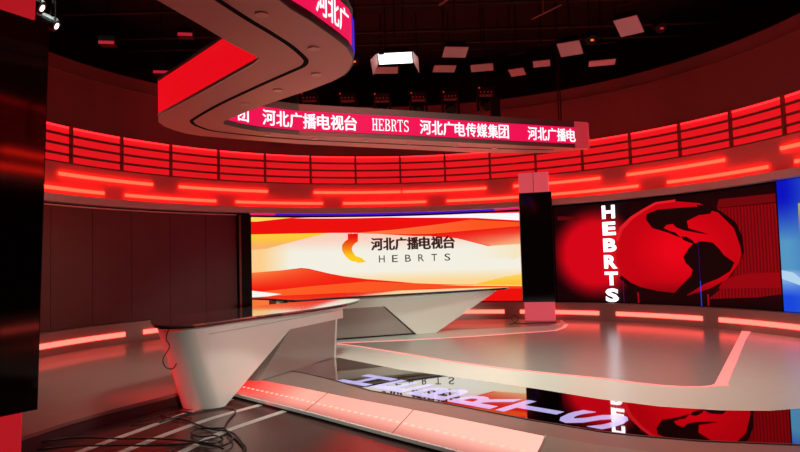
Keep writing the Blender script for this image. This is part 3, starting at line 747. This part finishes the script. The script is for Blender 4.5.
# hangers up to the ceiling
for hx, hy in ((1.86, 11.75), (-1.7, 10.2), (-1.4, 6.6), (-1.2, 4.2)):
    h = MB().box((hx, hy, 4.34), (.17, .14, .44)).build('hanger', M['black'], can)
    MB().tube([(hx, hy, 4.5), (hx, hy, 6.895)], .012, 6).build('hanger_wire', M['black'], h)
    for sx in (-1, 1):
        MB().tube([(hx, hy, 4.42), (hx + sx * .40, hy + sx * .15, ZT)], .022, 6).build('brace', M['black'], h)
for hx, hy in ((3.12, 12.02), (3.17, 12.04)):
    MB().tube([(hx, hy, ZT), (hx, hy, 6.895)], .012, 6).build('suspension_wire', M['black_metal'], can)

# ticker lettering
def on_line(L, a0, a1, z0, z1, off):
    P = offset(L, off); ds = [0]
    for a, b in zip(L, L[1:]): ds.append(ds[-1] + math.hypot(b[0] - a[0], b[1] - a[1]))
    def fn(x, y):
        s = a0 + (a1 - a0) * x
        for i in range(len(L) - 1):
            if s <= ds[i + 1] or i == len(L) - 2:
                f = (s - ds[i]) / (ds[i + 1] - ds[i])
                return (P[i][0] + (P[i + 1][0] - P[i][0]) * f, P[i][1] + (P[i + 1][1] - P[i][1]) * f, z0 + (z1 - z0) * y)
    return fn
for body, a0, a1 in (('团', .28, .48), ('河北广播电视台', .74, 2.31), ('河北广电传媒集团', 3.44, 5.19), ('河北广播电', 5.60, 6.64)):
    p_ = (a1 - a0 + .02) / len(body)
    for k, ch in enumerate(body):
        mb = MB(); cjk(mb, ch, on_line(leg3, a0 + p_ * k, a0 + p_ * (k + 1) - .02, 3.705, 3.945, .027), 0, 0, .03)
        mb.build('ticker_character', M['led_text'], can)
for k, ch in enumerate(EN):
    a = 2.575 + .112 * k
    mb = MB(); place_text(mb, poly_text(SERIF[ch]), on_line(leg3, a, a + .10, 3.725, 3.925, .027))
    mb.build('ticker_character', M['led_text'], can)
for ch, a in (('河', 3.38), ('北', 3.61), ('广', 3.84)):
    mb = MB(); cjk(mb, ch, on_line(leg1, a, a + .215, 3.705, 3.945, .027), 0, 0, .03)
    mb.build('ticker_character', M['led_text'], can)

# ------------------------------------------------------------ lighting grid and fixtures
for k, y in enumerate((6.4, 8.6, 10.4, 11.6, 12.95, 13.7)):
    hw = math.sqrt(max(1, 8.3 ** 2 - (y - CY) ** 2)) - .3
    t = MB().tube([(CX - hw, y, 6.35), (CX + hw, y, 6.35)], .03, 8)
    for j in range(-3, 4): t.tube([(CX + j * hw / 3.3, y, 6.35), (CX + j * hw / 3.3, y, 6.89)], .012, 6)
    tag(t.build('lighting_pipe', M['dark_grey']), 'black lighting pipe across the dark ceiling, %s from the front' % ORD[k], 'pipe', 'lighting pipes under the ceiling')

tag(MB().tube([(2.35, 10.55, 5.6), (2.72, 10.0, 5.62)], .014, 6).tube([(2.5, 10.33, 5.6), (2.5, 10.33, 6.89)], .008, 6).build('lighting_pipe', M['rail']), 'short slanting red lit pipe above the softlights', 'pipe')
tag(MB().tube([(2.2, 9.6, 6.0), (3.4, 8.9, 6.0)], .022, 6).tube([(2.8, 9.25, 6.0), (2.8, 9.25, 6.89)], .008, 6).build('lighting_pipe', M['rail']), 'longer slanting red lit pipe near the top edge of the picture', 'pipe')
tag(MB().tube([(.75, 10.2, 5.75), (1.15, 9.9, 5.9)], .02, 6).tube([(.95, 10.05, 5.82), (.95, 10.05, 6.89)], .008, 6).build('lighting_pipe', M['rail']), 'short red lit pipe right of the canopy bulge', 'pipe')
def softlight(px, loc, w, dp, yaw, tilt, label, lit=False):
    t = thing('soft_light', label, 'studio light', loc, yaw, 'studio lights under the dark ceiling')
    keep = t.matrix_basis.copy(); t.matrix_basis = Matrix.Identity(4)
    R = Matrix.Rotation(tilt, 3, 'X')
    def q(x, y, z): return tuple(R @ Vector((x, y, z)))
    mb = MB()
    lo = [(-w / 2, -dp / 2), (w / 2, -dp / 2), (w / 2, dp / 2), (-w / 2, dp / 2)]
    mb.v = [q(x, y, 0) for x, y in lo] + [q(x * .7, y * .7, .16) for x, y in lo]
    mb.f = [(0, 1, 2, 3), (7, 6, 5, 4), (0, 4, 5, 1), (1, 5, 6, 2), (2, 6, 7, 3), (3, 7, 4, 0)]
    mb.build('housing', M['black_metal'], t)
    MB().box(q(0, 0, -.006), (w * .94, dp * .92, .012), R).build('diffuser', M['lit_diffuser'] if lit else M['diffuser'], t)
    yk = MB().tube([(-w / 2 - .03, 0, .05), (-w / 2 - .03, 0, .38), (w / 2 + .03, 0, .38), (w / 2 + .03, 0, .05)], .014, 6).build('yoke', M['black_metal'], t)
    MB().tube([(0, 0, .38), (0, 0, 6.895 - loc[2])], .016, 6).build('hanging_rod', M['black_metal'], t)
    if lit:
        for sx in (-1, 1):
            m = MB(); m.v = [q(sx * w / 2, -dp / 2, 0), q(sx * w / 2, dp / 2, 0), q(sx * (w / 2 + .1), dp / 2 + .06, -.2), q(sx * (w / 2 + .1), -dp / 2 - .06, -.2)]
            m.v += [(a + .006 * sx, b, c) for a, b, c in m.v]
            m.f = [(0, 1, 2, 3), (7, 6, 5, 4), (0, 4, 5, 1), (1, 5, 6, 2), (2, 6, 7, 3), (3, 7, 4, 0)]
            m.build('barn_door', M['diffuser'], t)
        MB().box(q(-w * .36, -dp / 2 - .05, -.02), (.10, .02, .12), R).build('flag', M['black'], t)
    t.matrix_basis = keep
    return t
SOFT = [((1.09, 11.23, 5.3), .46, .30, 8, 8, 'pinkish softlight panel right of the lit lamp, upper one of its pair'),
        ((.96, 12.2, 5.3), .46, .26, 6, 0, 'pinkish softlight panel right of the lit lamp, lower one with a notched top'),
        ((1.7, 12.2, 5.3), .46, .28, -10, 0, 'dim softlight panel second right of the lit lamp, low in the row'),
        ((2.46, 12.57, 5.3), .32, .30, -24, 0, 'small pinkish softlight above the black canopy hanger'),
        ((2.84, 12.05, 5.3), .34, .24, -14, 0, 'small greyish softlight between the hanger and the wires'),
        ((3.17, 11.22, 5.3), .42, .42, -26, 6, 'bright tilted softlight panel above the suspension wires'),
        ((3.86, 10.18, 5.3), .40, .46, -36, 8, 'rightmost and topmost softlight panel with a red streak'),
        ((4.03, 12.1, 5.3), .52, .22, -12, 0, 'flat softlight panel at the right end of the low row'),
        ((-.19, 12.19, 5.3), .50, .26, 2, 0, 'dim maroon softlight panel right below the lit lamp')]
for (loc, w, dp, yw, tl, lb) in SOFT:
    softlight(None, loc, w, dp, rad(yw), rad(-14 - tl), lb)
softlight(None, (.0, 11.48, 5.3), .66, .30, rad(-4), rad(-24), 'bright white lit lamp with barn doors beside the canopy bulge', True)

for k, (x, y, ang) in enumerate(((-5.21, 9.42, -20), (-5.05, 8.75, -20))):
    t = thing('spot_lamp', ['round white spotlight shining under the ceiling at upper left', 'second round spotlight half hidden by the left display column'][k], 'studio light', (x, y, 5.3), rad(40), 'round spotlights at upper left')
    keep = t.matrix_basis.copy(); t.matrix_basis = Matrix.Identity(4)
    axis = Vector((.75, -.45, -.5)).normalized()
    MB().tube([tuple(axis * -.28), tuple(axis * -.22), tuple(axis * .0), tuple(axis * .06)], [.05, .09, .11, .10], 16).build('housing', M['dark_grey'], t)
    MB().cyl(tuple(axis * .062), .05, .008, 18, axis).build('lens', M['lit_diffuser'], t)
    MB().tube([(0, -.16, 0), (0, -.16, .3), (0, .16, .3), (0, .16, 0)], .014, 6).build('yoke', M['black_metal'], t)
    MB().tube([(0, 0, .3), (0, 0, 1.6)], .016, 6).build('hanging_rod', M['black_metal'], t)
    t.matrix_basis = keep

for k, (x, y) in enumerate(((-1.84, 13.2), (-1.04, 13.3), (-.31, 13.4), (.47, 13.4), (1.16, 13.4), (1.89, 13.15))):
    t = thing('moving_head_light', '%s black moving head light from the left with red indicator dots' % ORD[k], 'studio light', (x, y, 4.95), 0, 'moving head lights above the far wall')
    keep = t.matrix_basis.copy(); t.matrix_basis = Matrix.Identity(4)
    MB().box((0, 0, .12), (.34, .26, .16)).build('base', M['black_metal'], t, bevel=.02)
    for sx in (-1, 1): MB().box((sx * .17, 0, -.12), (.05, .12, .38)).build('yoke_arm', M['black_metal'], t)
    MB().tube([(0, .1, -.1), (0, .02, -.14), (0, -.14, -.22), (0, -.2, -.25)], [.06, .12, .12, .10], 14).build('head', M['black_metal'], t)
    mb = MB()
    for j in range(4): mb.box((-.12 + .075 * j, -.135, .08), (.016, .008, .014))
    mb.box((-.15, -.135, .17), (.03, .008, .03))
    mb.build('indicator_leds', M['red_led'], t)
    MB().tube([(0, 0, .2), (0, 0, 1.945)], .016, 6).build('hanging_rod', M['black_metal'], t)
    t.matrix_basis = keep

for (x, y, w, lb) in ((-4.88, 10.52, .26, 'small red lit ledge lamp high at left above the maroon wall'), (-3.46, 10.25, .24, 'small red lit ledge lamp left of the canopy leg'), (-4.6, 12.2, .30, 'small pinkish lamp at the top of the left wall')):
    t = thing('flood_light', lb, 'studio light', (x, y, 5.35), rad(10))
    keep = t.matrix_basis.copy(); t.matrix_basis = Matrix.Identity(4)
    MB().box((0, 0, .06), (w, .2, .14)).build('housing', M['black_metal'], t, bevel=.01)
    MB().box((0, -.104, .01), (w * .95, .01, .05)).build('lamp_strip', M['red_led'], t)
    MB().tube([(0, 0, .12), (0, 0, 1.55)], .014, 6).build('hanging_rod', M['black_metal'], t)
    t.matrix_basis = keep
for k, (x, y, z, m, lb) in enumerate(((4.55, 10.6, 5.4, 'red_led', 'small dark can light with a red dot above the right wall'), (4.9, 9.4, 5.5, 'red_led', 'small dark can light with a red dot near the top right'), (3.42, 10.8, 5.3, 'amber_led', 'small dark can light with an amber dot beside the softlights'), (-.74, 11.3, 5.2, 'amber_led', 'small dark can light with an amber dot right of the canopy bulge'))):
    t = thing('can_light', lb, 'studio light', (x, y, z))
    keep = t.matrix_basis.copy(); t.matrix_basis = Matrix.Identity(4)
    MB().tube([(0, .1, .1), (0, -.05, -.02)], .09, 14).build('housing', M['black_metal'], t)
    MB().box((0, -.08, -.03), (.05, .02, .03)).build('indicator_led', M[m], t)
    MB().tube([(0, .05, .1), (0, .05, 6.895 - z)], .014, 6).build('hanging_rod', M['black_metal'], t)
    t.matrix_basis = keep

# ------------------------------------------------------------ cables
def cable(pts, label, z=-.139, r=.009, group=None):
    P = smooth_line([(*p, z) if len(p) == 2 else p for p in pts], 7)
    o = MB().tube(P, r, 8).build('cable', M['cable'], smooth=True)
    return tag(o, label, 'cable', group)
G_ = 'black cables on the dark floor'
cable([(-2.67, 6.95), (-2.61, 7.1), (-2.51, 7.3), (-2.35, 7.45), (-2.13, 7.57), (-1.98, 7.44), (-1.94, 7.24), (-1.93, 6.98), (-1.89, 6.68), (-1.83, 6.54), (-1.73, 6.35), (-1.58, 6.08), (-1.46, 5.77), (-1.4, 5.2)], 'black cable curving around the foot of the near desk', group=G_)
cable([(-2.8, 7.3), (-2.65, 7.14), (-2.42, 7.0), (-2.17, 6.74), (-1.97, 6.56), (-1.84, 6.50), (-1.70, 6.36), (-1.55, 6.05), (-1.44, 5.78), (-1.36, 5.2)], 'black cable crossing the middle of the pale floor lines', z=-.132, group=G_)
cable([(-1.86, 6.58), (-1.99, 6.58), (-2.13, 6.58), (-2.16, 6.45), (-2.06, 6.30), (-1.96, 6.27), (-1.89, 6.31), (-1.76, 6.16), (-1.81, 6.03), (-1.98, 6.07), (-2.08, 5.97), (-2.2, 5.5)], 'small looped black cable over the right pale line', z=-.125, group=G_)
cable([(-2.6, 6.25), (-2.39, 6.22), (-2.24, 6.18), (-2.06, 6.1), (-1.85, 5.95), (-1.7, 5.91), (-1.65, 6.06), (-1.69, 6.23), (-1.79, 6.42)], 'short black cable bending back near the bottom edge', z=-.118, group=G_)
cable([(-3.73, 6.03), (-3.31, 6.3), (-2.75, 6.23), (-2.42, 6.2), (-2.14, 6.11), (-1.85, 5.98), (-1.65, 5.79)], 'long black cable from the left stage edge across the lines', z=-.112, group=G_)
cable([(-3.4, 5.9), (-3.1, 5.99), (-2.7, 5.98), (-2.32, 5.94), (-1.98, 5.99), (-1.74, 6.24)], 'black cable lying along the bottom of the picture', z=-.105, group=G_)
cable([(-2.87, 6.92), (-2.78, 7.12), (-2.63, 7.33), (-2.42, 7.25), (-2.5, 7.08), (-2.71, 6.86), (-2.9, 6.75)], 'black cable coil beside the left end of the near desk', z=-.118, group=G_)
cable([(2.45, 14.6, .02), (2.62, 14.9, .02), (2.75, 15.1, .10), (2.66, 15.15, .18), (2.58, 15.05, .10), (2.66, 14.8, .02), (2.85, 14.75, .02), (3.1, 14.8, .02), (3.4, 14.75, .02), (3.6, 14.85, .02)], 'tangled dark cable at the foot of the pink column base')
cable([dk(-.70, .22, .845), dk(-.72, .24, .74), dk(-.67, .24, .64), dk(-.75, .26, .52), dk(-.71, .26, .42), dk(-.62, .24, .39), dk(-.56, .24, .44)], 'thin dark cable dangling from the left end of the near desk', r=.006)
